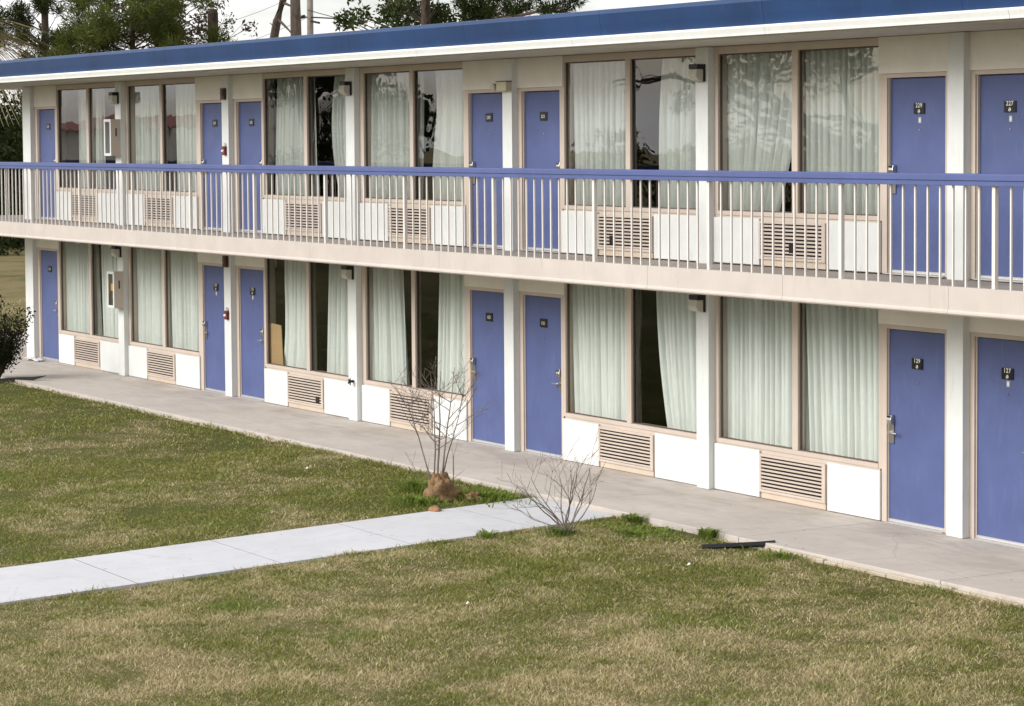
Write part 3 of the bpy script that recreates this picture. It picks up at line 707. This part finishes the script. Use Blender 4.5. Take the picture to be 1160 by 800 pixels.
def tree(name, label, cat, loc, trunk_h, trunk_r, crown, n, size, leafm, barkm='bark', needle=False, seed=1, lean=(0,0), spread=(1,1,1), group='trees behind the motel', twigs=True, aspect=.45, limbs_to=None):
    t = thing(name, label, cat, loc, group); rg = random.Random(seed)
    b = MB(); pts = [(lean[0]*(i/8)+rg.uniform(-.05,.05), lean[1]*(i/8), trunk_h*i/8) for i in range(9)]
    b.tube(pts, [trunk_r*(1-.6*i/8) for i in range(9)], barkm, 9)
    b.build('trunk', t, smooth=True)
    b = MB()
    for (x,y,z,r) in crown if twigs else []:
        zz = max(.3*trunk_h, min(trunk_h*.97, z - .35*math.hypot(x-lean[0]*.5, y))); f = zz/trunk_h
        s = Vector((lean[0]*f, lean[1]*f, zz)); e = Vector((x,y,z))
        mid = (s+e)/2 + Vector((rg.uniform(-.3,.3), rg.uniform(-.3,.3), rg.uniform(-.1,.3)))
        rr = max(.02, trunk_r*.28*min(1.3, r))
        b.tube([s, mid, e], [rr, rr*.7, rr*.25], barkm, 6)
        for _ in range(3):
            q = e + Vector((rg.uniform(-1,1), rg.uniform(-1,1), rg.uniform(-.6,.8)))*r*.8
            b.tube([mid.lerp(e, rg.random()), q], [rr*.3, .008], barkm, 4)
    if b.v: b.build('limb', t)
    leaves(crown, n, size, spread, leafm, 'crown', t, needle, seed, aspect)
    return t

def clumps(seed, n, x, y, z, r):
    g = random.Random(seed); return [(g.uniform(*x), g.uniform(*y), g.uniform(*z), g.uniform(*r)) for _ in range(n)]

tree('pine_tree', 'bushy bright green pine rising just behind the blue roof edge', 'pine tree', (-93.0,22,0), 11, .2,
     clumps(5, 66, (-3.1,2.6), (-2.6,2.6), (5.6,9.6), (.35,.75)) + clumps(15, 16, (-2.2,1.6), (-1.5,1.5), (9.4,12), (.35,.7)), 30000, .46, 'pine', needle=True, seed=5, aspect=.065)
tree('pine_tree', 'dark ragged pine at the top left corner behind the palm', 'pine tree', (-107.5,24,0), 15, .26,
     clumps(8, 40, (-4.4,2.6), (-2,2), (7.2,13.5), (.3,.7)), 11000, .44, 'pinedark', needle=True, seed=8, aspect=.08)
tree('bare_pine', 'tall straight dark trunk with sparse brown leaves between the green pine and the broken snag', 'tree', (-98.7,26,0), 17, .27,
     clumps(12, 46, (-4.5,4.2), (-2.0,2.0), (8.0,13.5), (.25,.7)), 2300, .20, 'dryleaf', seed=12)
tree('evergreen_tree', 'spreading evergreen with leafy left side and long needle sprays over the roof centre', 'tree', (-75.1,25,0), 13, .26,
     clumps(21, 52, (-5.2,-.2), (-.8,2.), (8.2,11.6), (.25,.7)) + clumps(22, 9, (-4.6,-.6), (-1.5,1.5), (7.6,8.3), (.25,.5)) + clumps(23, 16, (-.2,3.5), (-1.5,1.5), (8.6,11.5), (.25,.6)), 8500, .19, 'broad', seed=21)
t = thing('pine_branch_tree', 'thin pine reaching a long level bough over the roof right of the evergreen', 'pine tree', (-73.6,25.6,0), 'trees behind the motel')
b = MB(); b.tube([(0,0,0),(.1,0,5),(0,0,12)], [.16,.12,.05], 'bark', 8); b.build('trunk', t)
b = MB(); b.tube([(0,0,7.5),(2.5,-.2,7.85),(5.0,-.3,8.0),(7.0,-.4,8.05)], [.09,.07,.045,.015], 'bark', 6)
cl = []
g = random.Random(4)
for i in range(26):
    x = g.uniform(.3,7.0); z = 8.0 + g.uniform(-.1,1.1)*(1-.35*x/7); y = g.uniform(-.8,.4); cl.append((x,y,z,g.uniform(.25,.5)))
    b.tube([(x-.5,-.25,7.85+.03*x),(x-.1,y*.6,(7.9+z)/2),(x,y,z)], [.025,.018,.006], 'bark', 4)
b.build('limb', t); leaves(cl, 5200, .30, (1,1,.8), 'pinedark', 'crown', t, True, 33, .10)
# broken snag with vine
t = thing('tree_snag', 'dark broken off trunk wrapped in sparse vine, left of the dead twin trunks', 'dead tree', (-94.2,26,0), 'trees behind the motel')
b = MB(); b.tube([(0,0,0),(.05,0,4),(-.02,0,7),(-.05,0,9.15),(-.02,0,9.3)], [.28,.25,.24,.22,.15], 'bark', 10); b.build('trunk', t)
b = MB(); limb(b, (-.1,0,8.3), (-1,-.2,.5), 2.6, .07, 'bark', 6, .2); limb(b, (.1,0,8.2), (1,0,.1), .6, .04, 'bark', 3); limb(b, (-.1,0,7.95), (-1,0,.1), .7, .03, 'bark', 3); limb(b, (-.9,-.2,8.8), (-.8,0,-.5), 1.6, .03, 'bark', 5)
b.build('limb', t)
leaves(clumps(31, 16, (-.7,1.0), (-.5,.5), (8.0,10.4), (.25,.5)) + clumps(32, 8, (-3,-.5), (-.4,.4), (7.9,10.2), (.2,.5)), 750, .15, (1,1,1), 'dryleaf', 'vine', t, False, 31)
# dead twin trunks
t = thing('dead_pine', 'leaning dead trunk bending up beside the straight dead trunk', 'dead tree', (-93.0,28,0), 'trees behind the motel')
b = MB(); b.tube([(-.4,0,0),(-.1,0,5),(.05,0,7.8),(.5,0,8.8),(1.05,0,9.6),(1.6,-.1,10.6),(1.9,-.1,13)], [.26,.22,.18,.17,.15,.12,.05], 'deadbark', 9); b.build('trunk', t)
b = MB(); limb(b, (.5,0,8.9), (.9,0,-.55), 1.9, .07, 'deadbark', 5, .06); limb(b, (.3,0,8.6), (-1,0,.35), .45, .05, 'deadbark', 3); limb(b, (1.0,0,9.5), (.9,.1,-.25), 1.1, .07, 'deadbark', 4, .05); limb(b, (.05,0,7.9), (1,0,-.3), .8, .04, 'deadbark', 4); b.build('limb', t)
t = thing('dead_pine', 'straight dead trunk with short broken boughs, beside the utility pole', 'dead tree', (-90.85,28,0), 'trees behind the motel')
b = MB(); b.tube([(0,0,0),(0,0,5),(.02,0,8),(-.03,0,10),(0,0,14)], [.28,.25,.23,.2,.1], 'deadbark', 10); b.build('trunk', t)
b = MB(); limb(b, (.1,0,8.75), (.8,-.1,.8), .9, .06, 'deadbark', 4, .15); limb(b, (.15,0,7.75), (1,0,.12), .8, .05, 'deadbark', 3); limb(b, (-.1,0,9.7), (-.6,0,.9), 1.0, .06, 'deadbark', 4); b.build('limb', t)
# palm at the far left
t = thing('palm_tree', 'palm with drooping dry straw fronds at the far left above the roof', 'palm tree', (-75.6,9,0))
b = MB(); b.tube([(0,0,0),(.1,0,4),(0,0,7.2)], [.24,.2,.2], 'bark', 10); b.build('trunk', t)
g = np.random.default_rng(2); V = []; F = []
for i in range(70):
    az = g.uniform(0, 2*PI); el = g.uniform(-.5, 1.1); L = g.uniform(2.0, 3.6); dirv = np.array([math.cos(az)*math.cos(el), math.sin(az)*math.cos(el), math.sin(el)])
    side = np.cross(dirv, [0,0,1]); side /= np.linalg.norm(side)
    for s in range(9):
        off = (s-4)*.10; d2 = dirv*math.cos(off) + side*math.sin(off); w_ = side*.03
        p = [np.array([0,0,7.4])+d2*L*u + np.array([0,0,-.9*u*u*L*.5]) for u in (.25,.6,1)]
        o_ = len(V); V += [p[0]-w_*.4, p[0]+w_*.4, p[1]+w_, p[1]-w_, p[2]+w_*.2, p[2]-w_*.2]; F += [(o_,o_+1,o_+2,o_+3),(o_+3,o_+2,o_+4,o_+5)]
link('crown', fast_mesh('crown', np.array(V), np.array(F), 'frond'), t)
# dark trees beyond the end of the wing
for i, (x, y, lab) in enumerate([(-95.5,18.5,'dark evergreen tree seen past the left end of the balcony, nearest the end wall'), (-101,17.0,'dark evergreen tree at the left frame edge past the balcony end')]):
    tree('evergreen_tree', lab, 'tree', (x,y,0), 6.5, .22, clumps(50+i, 44, (-4.2,4.2), (-3,3), (.8,5.5), (.6,1.2)), 15000, .24, 'darkleaf', seed=50+i, group='dark trees past the end of the wing')
tree('evergreen_tree', 'olive green tree behind the two dark evergreens past the balcony end', 'tree', (-103,24,0), 7.5, .25, clumps(55, 40, (-5,5), (-3,3), (2.5,6.6), (.6,1.2)), 11000, .25, 'broad', seed=55, group='dark trees past the end of the wing')
o = leaves(clumps(60, 60, (-118,-84), (13,22), (.2,1.3), (.6,1.2)), 14000, .22, (1,1,1), 'darkleaf', 'undergrowth', None, False, 60)
tag(o, 'dark undergrowth along the far edge of the lawn', 'undergrowth', kind='stuff')

# utility pole and its wires
t = thing('utility_pole', 'slim grey brown utility pole behind the roof', 'utility pole', (-93.55,30,0))
b = MB(); b.tube([(0,0,0),(0,0,13)], [.17,.12], 'polewood', 10); b.build('pole', t, smooth=True)
b = MB(); b.box(-.1,.1,-1.3,1.3,12.2,12.32,'polewood'); b.build('crossarm', t)
b = MB(); b.tube([(-.9,0,9.05),(-.55,0,9.07),(-.5,0,9.05)], [.07,.08,.02], 'black', 8); b.tube([(-.5,0,9.05),(2.4,0,8.86)], .03, 'black', 6); b.tube([(.2,-.05,8.85),(.9,-.05,8.75)], .05, 'black', 6); b.build('cable_splice', t)
def wire(a, c, sag, r, label):
    b = MB(); a, c = Vector(a), Vector(c); n = 14
    b.tube([a.lerp(c, i/n) - Vector((0,0,sag*4*(i/n)*(1-i/n))) for i in range(n+1)], r, 'black', 4)
    tag(b.build('utility_wire'), label, 'wire', 'wires strung from the utility pole')
wire((-93.4,29.8,10.1), (-160,52,11.5), .6, .012, 'upper thin wire crossing the sky left of the utility pole')
wire((-93.4,29.8,9.0), (-160,52,9.9), .6, .012, 'lower thin wire crossing the sky left of the utility pole')
wire((-93.4,29.8,9.3), (-86,36,7.0), .1, .015, 'short slanting guy wire right of the utility pole')

# ------------------------------------------------------------------ shrubs, saplings and small things on the lawn
def shrub_branch(b, p, d, L, r, depth, rg, m='twig', up=.12, kids=(2,4)):
    pts = [Vector(p)]; d = Vector(d).normalized(); seg = max(4, int(L/.06)); rad = [r]; wob = .17
    for i in range(seg):
        d = (d + Vector((rg.uniform(-wob,wob), rg.uniform(-wob,wob), rg.uniform(-.2,.2)+up*.3))).normalized()
        pts.append(pts[-1]+d*(L/seg)); rad.append(max(.0017, r*(1-.65*(i+1)/seg)))
    b.tube(pts, rad, m, 5)
    if depth:
        for _ in range(rg.randint(*kids)):
            k = rg.randint(1, seg); q = pts[k]; dd = (d + Vector((rg.uniform(-1,1), rg.uniform(-1,1), rg.uniform(-.3,.6)))*.95).normalized()
            shrub_branch(b, q, dd, L*rg.uniform(.35,.65), max(.0019, rad[k]*.62), depth-1, rg, m, up, kids)
    return pts
RT = Vector((.545,.838,0))     # roughly the picture's right, on the ground
t = thing('bare_sapling', 'taller bare sapling growing from the clay mound beside the path', 'sapling', (-25.36,-2.86,.05))
rg = random.Random(14); b = MB()
for k, (o_, s_, L, r, n_) in enumerate([(0,.03,1.36,.014,7),(.035,.13,1.42,.0135,8),(-.03,-.09,1.28,.012,7),(.02,.24,1.18,.011,6),(-.03,-.30,1.10,.011,6)]):
    p = RT*o_; d = RT*s_ + Vector((0,0,1)); pts = [p]; rad = [r]; m_ = 14
    for i in range(m_):
        d = (d + RT*rg.uniform(-.07,.07) + Vector((rg.uniform(-.04,.04), rg.uniform(-.04,.04), .12)) + RT*s_*.10).normalized()
        pts.append(pts[-1]+d*(L/m_)); rad.append(max(.0025, r*(1-.75*(i+1)/m_)))
    b.tube(pts, rad, 'twig', 6)
    for _ in range(n_):
        q = pts[int(m_*rg.uniform(.38,.98))]; sg = rg.choice((-1,-1,1))
        dd = RT*sg*rg.uniform(.45,1.0) + Vector((rg.uniform(-.3,.3), rg.uniform(-.3,.3), rg.uniform(.45,1.0)))
        shrub_branch(b, q, dd, rg.uniform(.22,.45), .0055, 2, rg, 'twig', .12, (2,4))
shrub_branch(b, RT*.17, RT*.25+Vector((0,0,1)), .42, .008, 1, rg); shrub_branch(b, RT*-.12, RT*-.55+Vector((0,0,1)), .4, .005, 1, rg); shrub_branch(b, RT*-.08, RT*-.15+Vector((0,0,1)), .38, .004, 0, rg)
b.build('stem', t)
t = thing('bare_shrub', 'low bare vase shaped shrub at the corner of path and lawn', 'shrub', (-22.32,-3.06,-.05))
rg = random.Random(23); b = MB()
for k in range(9):
    s_ = -.85 + 1.75*k/8; d = RT*s_ + Vector((rg.uniform(-.3,.3), rg.uniform(-.3,.3), 1.0))
    shrub_branch(b, (rg.uniform(-.03,.03), rg.uniform(-.03,.03), 0), d, rg.uniform(.58,.76), .0095, 2, rg, 'twig', .10, (3,4))
shrub_branch(b, (0,0,.05), RT*-1+Vector((0,0,.25)), .62, .006, 2, rg, 'twig', .02)
b.build('stem', t)
from mathutils import noise as mnoise
def lump(name, label, cat, loc, sx, sy, sz, mat, seed, n=18, rough=.25):
    g = random.Random(seed); b = MB(); vs = []; ph = [g.uniform(0,6) for _ in range(6)]
    for j in range(n//2+1):
        th = PI*j/(n//2)
        for i in range(n):
            a = 2*PI*i/n; k = 1 + rough*(.5*math.sin(3*a+ph[0]+th*2)+.4*math.sin(5*a+ph[1]-3*th)+.35*math.sin(7*th+ph[2]+2*a)) + g.uniform(-.025,.025)
            zz = math.cos(th); zz = zz if zz > 0 else zz*.3
            pv = Vector((math.sin(th)*math.cos(a), math.sin(th)*math.sin(a), zz*1.6)); k += .24*mnoise.fractal(pv*2.6 + Vector((seed*3.1,0,0)), .7, 2.1, 5)*rough/.25
            vs.append((sx*k*math.sin(th)*math.cos(a), sy*k*math.sin(th)*math.sin(a), sz*k*zz))
    fs = [(j*n+i, (j+1)*n+i, (j+1)*n+(i+1)%n, j*n+(i+1)%n) for j in range(n//2) for i in range(n)]
    b.add(vs, fs, mat); o = b.build(name, None, loc, smooth=True); return tag(o, label, cat)
lump('soil_mound', 'orange brown clay mound at the foot of the taller sapling', 'mound', (-25.30,-2.86,-.06), .175, .19, .26, 'soil', 4, 54, .24)
lump('soil_clod', 'small clod of clay lying right of the mound', 'clod', (-24.98,-2.62,-.05), .10, .09, .08, 'soil', 9, 30, .3)
lump('stone', 'small brown stone on the far edge of the path', 'stone', (-24.47,-3.40,-.04), .085, .065, .05, 'stone', 2, 26, .15)
# black edging strips
b = MB(); b.tube([(-.08,-.12,-.03),(.25,.37,.0),(.33,.49,.012)], [.03,.03,.03], 'black', 8); tag(b.build('edging_strip', None, (-20.74,-2.27,-.02)), 'black plastic edging pipe lying by the walkway right of the path', 'edging', 'black edging pieces')
b = MB(); pts = [(-.55,-.35,0),(-.2,-.1,.02),(.1,.05,.05),(.3,.2,.13)]
for i in range(3):
    p, q = Vector(pts[i]), Vector(pts[i+1]); h0, h1 = (.05,.07,.06,.01)[i], (.05,.07,.06,.01)[i+1]
    b.add([p, q, q+Vector((0,0,h1)), p+Vector((0,0,h0)), p+Vector((.02,-.03,0)), q+Vector((.02,-.03,0)), q+Vector((.02,-.03,h1)), p+Vector((.02,-.03,h0))], [(0,3,2,1),(4,5,6,7),(3,7,6,2),(0,1,5,4),(0,4,7,3),(1,2,6,5)], 'black')
tag(b.build('edging_strip', None, (-41.5,-1.72,-.05)), 'black edging piece curling up beside the dark bush', 'edging', 'black edging pieces')
# rag by the last door
b = MB(); n = 14; vs = [(.42*(i/n-.5)*1.6, .16*(j/6-.5)+.05*math.sin(i*.9), .03+.025*math.sin(i*1.7+j)*math.cos(j*1.3+i*.5)) for j in range(7) for i in range(n+1)]
b.add(vs, [(j*(n+1)+i, j*(n+1)+i+1, (j+1)*(n+1)+i+1, (j+1)*(n+1)+i) for j in range(6) for i in range(n)], 'cloth')
o = b.build('rag', None, (-45.15,-.22,0), smooth=True); sm = o.modifiers.new('t', 'SOLIDIFY'); sm.thickness = .012; tag(o, 'crumpled white rag on the walkway at the last door', 'rag')
# dark bush at the left edge
t = thing('dark_bush', 'dark leafy bush at the left frame edge beside the walkway', 'bush', (-42.1,-2.05,-.06))
rg = random.Random(6); b = MB(); cl = []
for k in range(34):
    a = rg.uniform(0,2*PI); s_ = rg.uniform(.1,.75); d = Vector((math.cos(a)*s_, math.sin(a)*s_, 1)); L = rg.uniform(.7,1.5)
    e = d.normalized()*L; b.tube([(0,0,0), e*.5+Vector((rg.uniform(-.025,.025),)*3), e], [.012,.008,.003], 'bark', 5)
    for q in range(5): f = .45+.55*q/4; cl.append((e.x*f, e.y*f, e.z*f, .20*(1.25-f)+.05))
b.build('stem', t); leaves(cl, 5200, .055, (1,1,1), 'bushleaf', 'foliage', t, False, 6, .5)
# weed tufts
def tuft(loc, label, n, h, sp, seed):
    g = np.random.default_rng(seed); V = []; F = []
    for i in range(n):
        a = g.uniform(0,2*PI); r = abs(g.normal())*sp; p = np.array([math.cos(a)*r, math.sin(a)*r*.8, 0]); L = h*g.uniform(.5,1.2); a2 = a+g.normal()*.8
        d = np.array([math.cos(a2), math.sin(a2), 0]); s_ = np.array([-d[1], d[0], 0])*g.uniform(.005,.012)
        q = p+d*L*.35+[0,0,L*.65]; e = p+d*L*.9+[0,0,L*.7]; o_ = len(V)
        V += [p-s_*.6, p+s_*.6, q+s_, q-s_, e+s_*.1, e-s_*.1]; F += [(o_,o_+1,o_+2,o_+3),(o_+3,o_+2,o_+4,o_+5)]
    o = link('weed_tuft', fast_mesh('weed_tuft', np.array(V), np.array(F), 'weed'), None, loc); tag(o, label, 'weeds', 'green weed tufts by the walkway', 'stuff' if sp > .11 else None)
tuft((-22.65,-1.98,-.06), 'green weed tuft at the inner corner where path meets walkway', 120, .10, .08, 1)
tuft((-21.32,-1.95,-.06), 'green weed tuft just left of the black edging pipe', 120, .12, .075, 2)
tuft((-25.0,-2.45,-.06), 'broad green weed patch right of the clay mound', 520, .12, .28, 3)
tuft((-25.15,-3.25,-.06), 'low green weeds between the clay mound and the path', 360, .10, .25, 4)
tuft((-26.1,-2.7,-.06), 'green weeds left of the clay mound', 260, .16, .2, 5)
tuft((-22.58,-3.85,-.06), 'small grass tuft leaning over the near edge of the path', 60, .10, .06, 6)
tuft((-19.9,-2.1,-.06), 'green weeds along the walkway edge right of the black edging pipe', 120, .07, .22, 7)
tuft((-21.95,-2.45,-.07), 'low bright green growth between the low bare shrub and the black edging pipe', 700, .055, .42, 9)
tuft((-22.36,-3.12,-.06), 'weeds round the foot of the low bare shrub', 160, .09, .12, 8)
def scrap(loc, s, label, mat='cloth'):
    g = random.Random(loc[0]); b = MB(); b.add([(-s,-s*.5,0),(s,-s*.6,.01),(s*.9,s*.5,.02),(-s*.7,s*.6,.008),(0,0,.03)], [(0,1,4),(1,2,4),(2,3,4),(3,0,4)], mat)
    tag(b.build('paper_scrap', None, loc), label, 'litter', 'bits of litter on the lawn')
scrap((-19.9,-3.2,-.03), .02, 'white paper scrap on the front lawn below the black edging pipe')
scrap((-19.3,-6.0,-.03), .016, 'pale paper scrap on the front lawn right of centre')
scrap((-28.4,-3.0,-.03), .022, 'pale stick shaped scrap on the rear lawn left of the sapling')

# ------------------------------------------------------------------ what the upper windows mirror, across the court to the left
bld = thing('stucco_building', 'pale building with an arched gable and red roof mirrored in the upper left windows', 'building', (-96,-26,0))
b = MB(); b.box(-9,9,-5,5,0,4.5,'stucco'); b.build('wall', bld)
b = MB(); k = 14; arc = [(3.2*math.cos(PI*i/k), 4.5+1.15*math.sin(PI*i/k)) for i in range(k+1)]
b.add([(9.05, y, z) for y, z in arc] + [(8.7, y, z) for y, z in arc], [tuple(range(k+1)), tuple(range(2*k+1, k, -1))] + [(i, k+1+i, k+2+i, i+1) for i in range(k)], 'stucco'); b.build('gable', bld)
b = MB(); b.prism_x([(-5.4,4.51),(5.4,4.51),(0,5.1)], -9.3, 8.6, 'redroof'); b.build('roof', bld)
for x, y, sd_, h, lab in ((-56,-24.5,61,9,'half bare courtyard tree mirrored in the upper middle windows'), (-74,-38,62,9,'large courtyard tree mirrored in the upper left windows')):
    tree('courtyard_tree', lab, 'tree', (x,y,0), h, .22, clumps(sd_, 22, (-3.4,3.4), (-3,3), (5.2,10.5), (.4,.9)), 2600, .22, 'broad', seed=sd_, group='trees across the court')
t = thing('courtyard_tree', 'bare limbed courtyard tree mirrored in the upper right windows', 'tree', (-45,-18.6,0), 'trees across the court')
b = MB(); b.tube([(0,0,0),(.1,0,2),(0,0,4)], [.3,.26,.22], 'bark', 10); b.build('trunk', t)
b = MB(); rg = random.Random(40)
for k in range(6):
    az = 2*PI*k/9 + rg.uniform(-.3,.3); d = Vector((math.cos(az), math.sin(az), rg.uniform(.25,.7))); pts, dd = limb(b, (0,0,rg.uniform(3.3,4)), d, rg.uniform(4,5.5), .13, 'bark', 8, .22, rg)
    for _ in range(4):
        q = pts[rg.randint(2,8)]; p2, d2 = limb(b, q, dd+Vector((rg.uniform(-1,1), rg.uniform(-1,1), rg.uniform(-.3,.8))), rg.uniform(1.2,2.4), .05, 'bark', 6, .3, rg)
        for _ in range(3): limb(b, p2[rg.randint(1,6)], d2+Vector((rg.uniform(-1,1), rg.uniform(-1,1), rg.uniform(-.5,.5))), rg.uniform(.6,1.2), .02, 'bark', 4, .3, rg)
b.build('limb', t)
tree('courtyard_tree', 'dense dark courtyard tree mirrored black in the fourth upper window from the right', 'tree', (-75,-20.5,0), 8, .25, clumps(78, 40, (-2.6,2.6), (-2.5,2.5), (1.2,9), (.7,1.2)), 9000, .28, 'darkleaf', seed=78, group='trees across the court')
o = leaves(clumps(77, 40, (-100,-36), (-50,-44), (.5,3.4), (1,1.8)), 9000, .3, (1,1,1), 'darkleaf', 'hedge', None, False, 77); tag(o, 'dark hedge across the court mirrored low in the upper windows', 'hedge', kind='stuff')

# ------------------------------------------------------------------ sky, sun, camera
W = bpy.data.worlds.new('World'); S.world = W; W.use_nodes = True; nt = W.node_tree; nt.nodes.clear()
def wn(t, **k):
    x = nt.nodes.new(t)
    for a, v in k.items(): setattr(x, a, v)
    return x
SUN_EL, SUN_AZ = math.radians(30), math.radians(195)     # azimuth clockwise from +y: behind the camera, a little left
sky = wn('ShaderNodeTexSky', sky_type='NISHITA', sun_disc=False, sun_elevation=SUN_EL, sun_rotation=SUN_AZ); sky.dust_density = 2.; sky.altitude = 50
tc = wn('ShaderNodeTexCoord'); mp = wn('ShaderNodeMapping'); mp.inputs['Scale'].default_value = (3.2, 3.2, 14); nt.links.new(tc.outputs['Generated'], mp.inputs[0])
nz = wn('ShaderNodeTexNoise'); nz.inputs['Scale'].default_value = 1.6; nz.inputs['Detail'].default_value = 6; nz.inputs['Roughness'].default_value = .55; nt.links.new(mp.outputs[0], nz.inputs['Vector'])
mr = wn('ShaderNodeMapRange'); mr.inputs[1].default_value = .36; mr.inputs[2].default_value = .60; mr.inputs[3].default_value = .38; mr.inputs[4].default_value = 1.; nt.links.new(nz.outputs['Fac'], mr.inputs[0])
mx = wn('ShaderNodeMix', data_type='RGBA'); nt.links.new(mr.outputs[0], mx.inputs[0]); nt.links.new(sky.outputs[0], mx.inputs[6]); mx.inputs[7].default_value = (8.2, 8.1, 8.15, 1)
bg = wn('ShaderNodeBackground'); bg.inputs[1].default_value = .071; nt.links.new(mx.outputs[2], bg.inputs[0])
wo = wn('ShaderNodeOutputWorld'); nt.links.new(bg.outputs[0], wo.inputs[0])
sl = bpy.data.lights.new('sun', 'SUN'); sl.energy = 1.3; sl.angle = math.radians(34); sl.color = (1, .985, .955)
so = bpy.data.objects.new('sun', sl); COL.objects.link(so); so.location = (-10, -30, 30)
sd = Vector((math.sin(SUN_AZ)*math.cos(SUN_EL), math.cos(SUN_AZ)*math.cos(SUN_EL), math.sin(SUN_EL)))
so.rotation_euler = sd.to_track_quat('Z', 'Y').to_euler()

yaw, pitch, roll = 1.02579, .05747, -.00744
fw = Vector((-math.sin(yaw)*math.cos(pitch), math.cos(yaw)*math.cos(pitch), -math.sin(pitch)))
rt = Vector((math.cos(yaw), math.sin(yaw), 0)); up = rt.cross(fw)
r2 = rt*math.cos(roll) + up*math.sin(roll); u2 = -rt*math.sin(roll) + up*math.cos(roll)
cam = bpy.data.cameras.new('camera'); co = bpy.data.objects.new('camera', cam); COL.objects.link(co)
mt = Matrix((r2, u2, -fw)).transposed().to_4x4(); mt.translation = Vector((0, -17.2186, 4.06417)); co.matrix_world = mt
cam.sensor_width = 36; cam.lens = 36*2900/1160; cam.shift_y = -(400-323.1)/1160; cam.clip_end = 3000; cam.clip_start = .1
S.camera = co
S.view_settings.view_transform = 'Standard'; S.view_settings.look = 'None'; S.view_settings.exposure = 1.25; S.view_settings.gamma = 1
S.render.resolution_x = 1024; S.render.resolution_y = 706
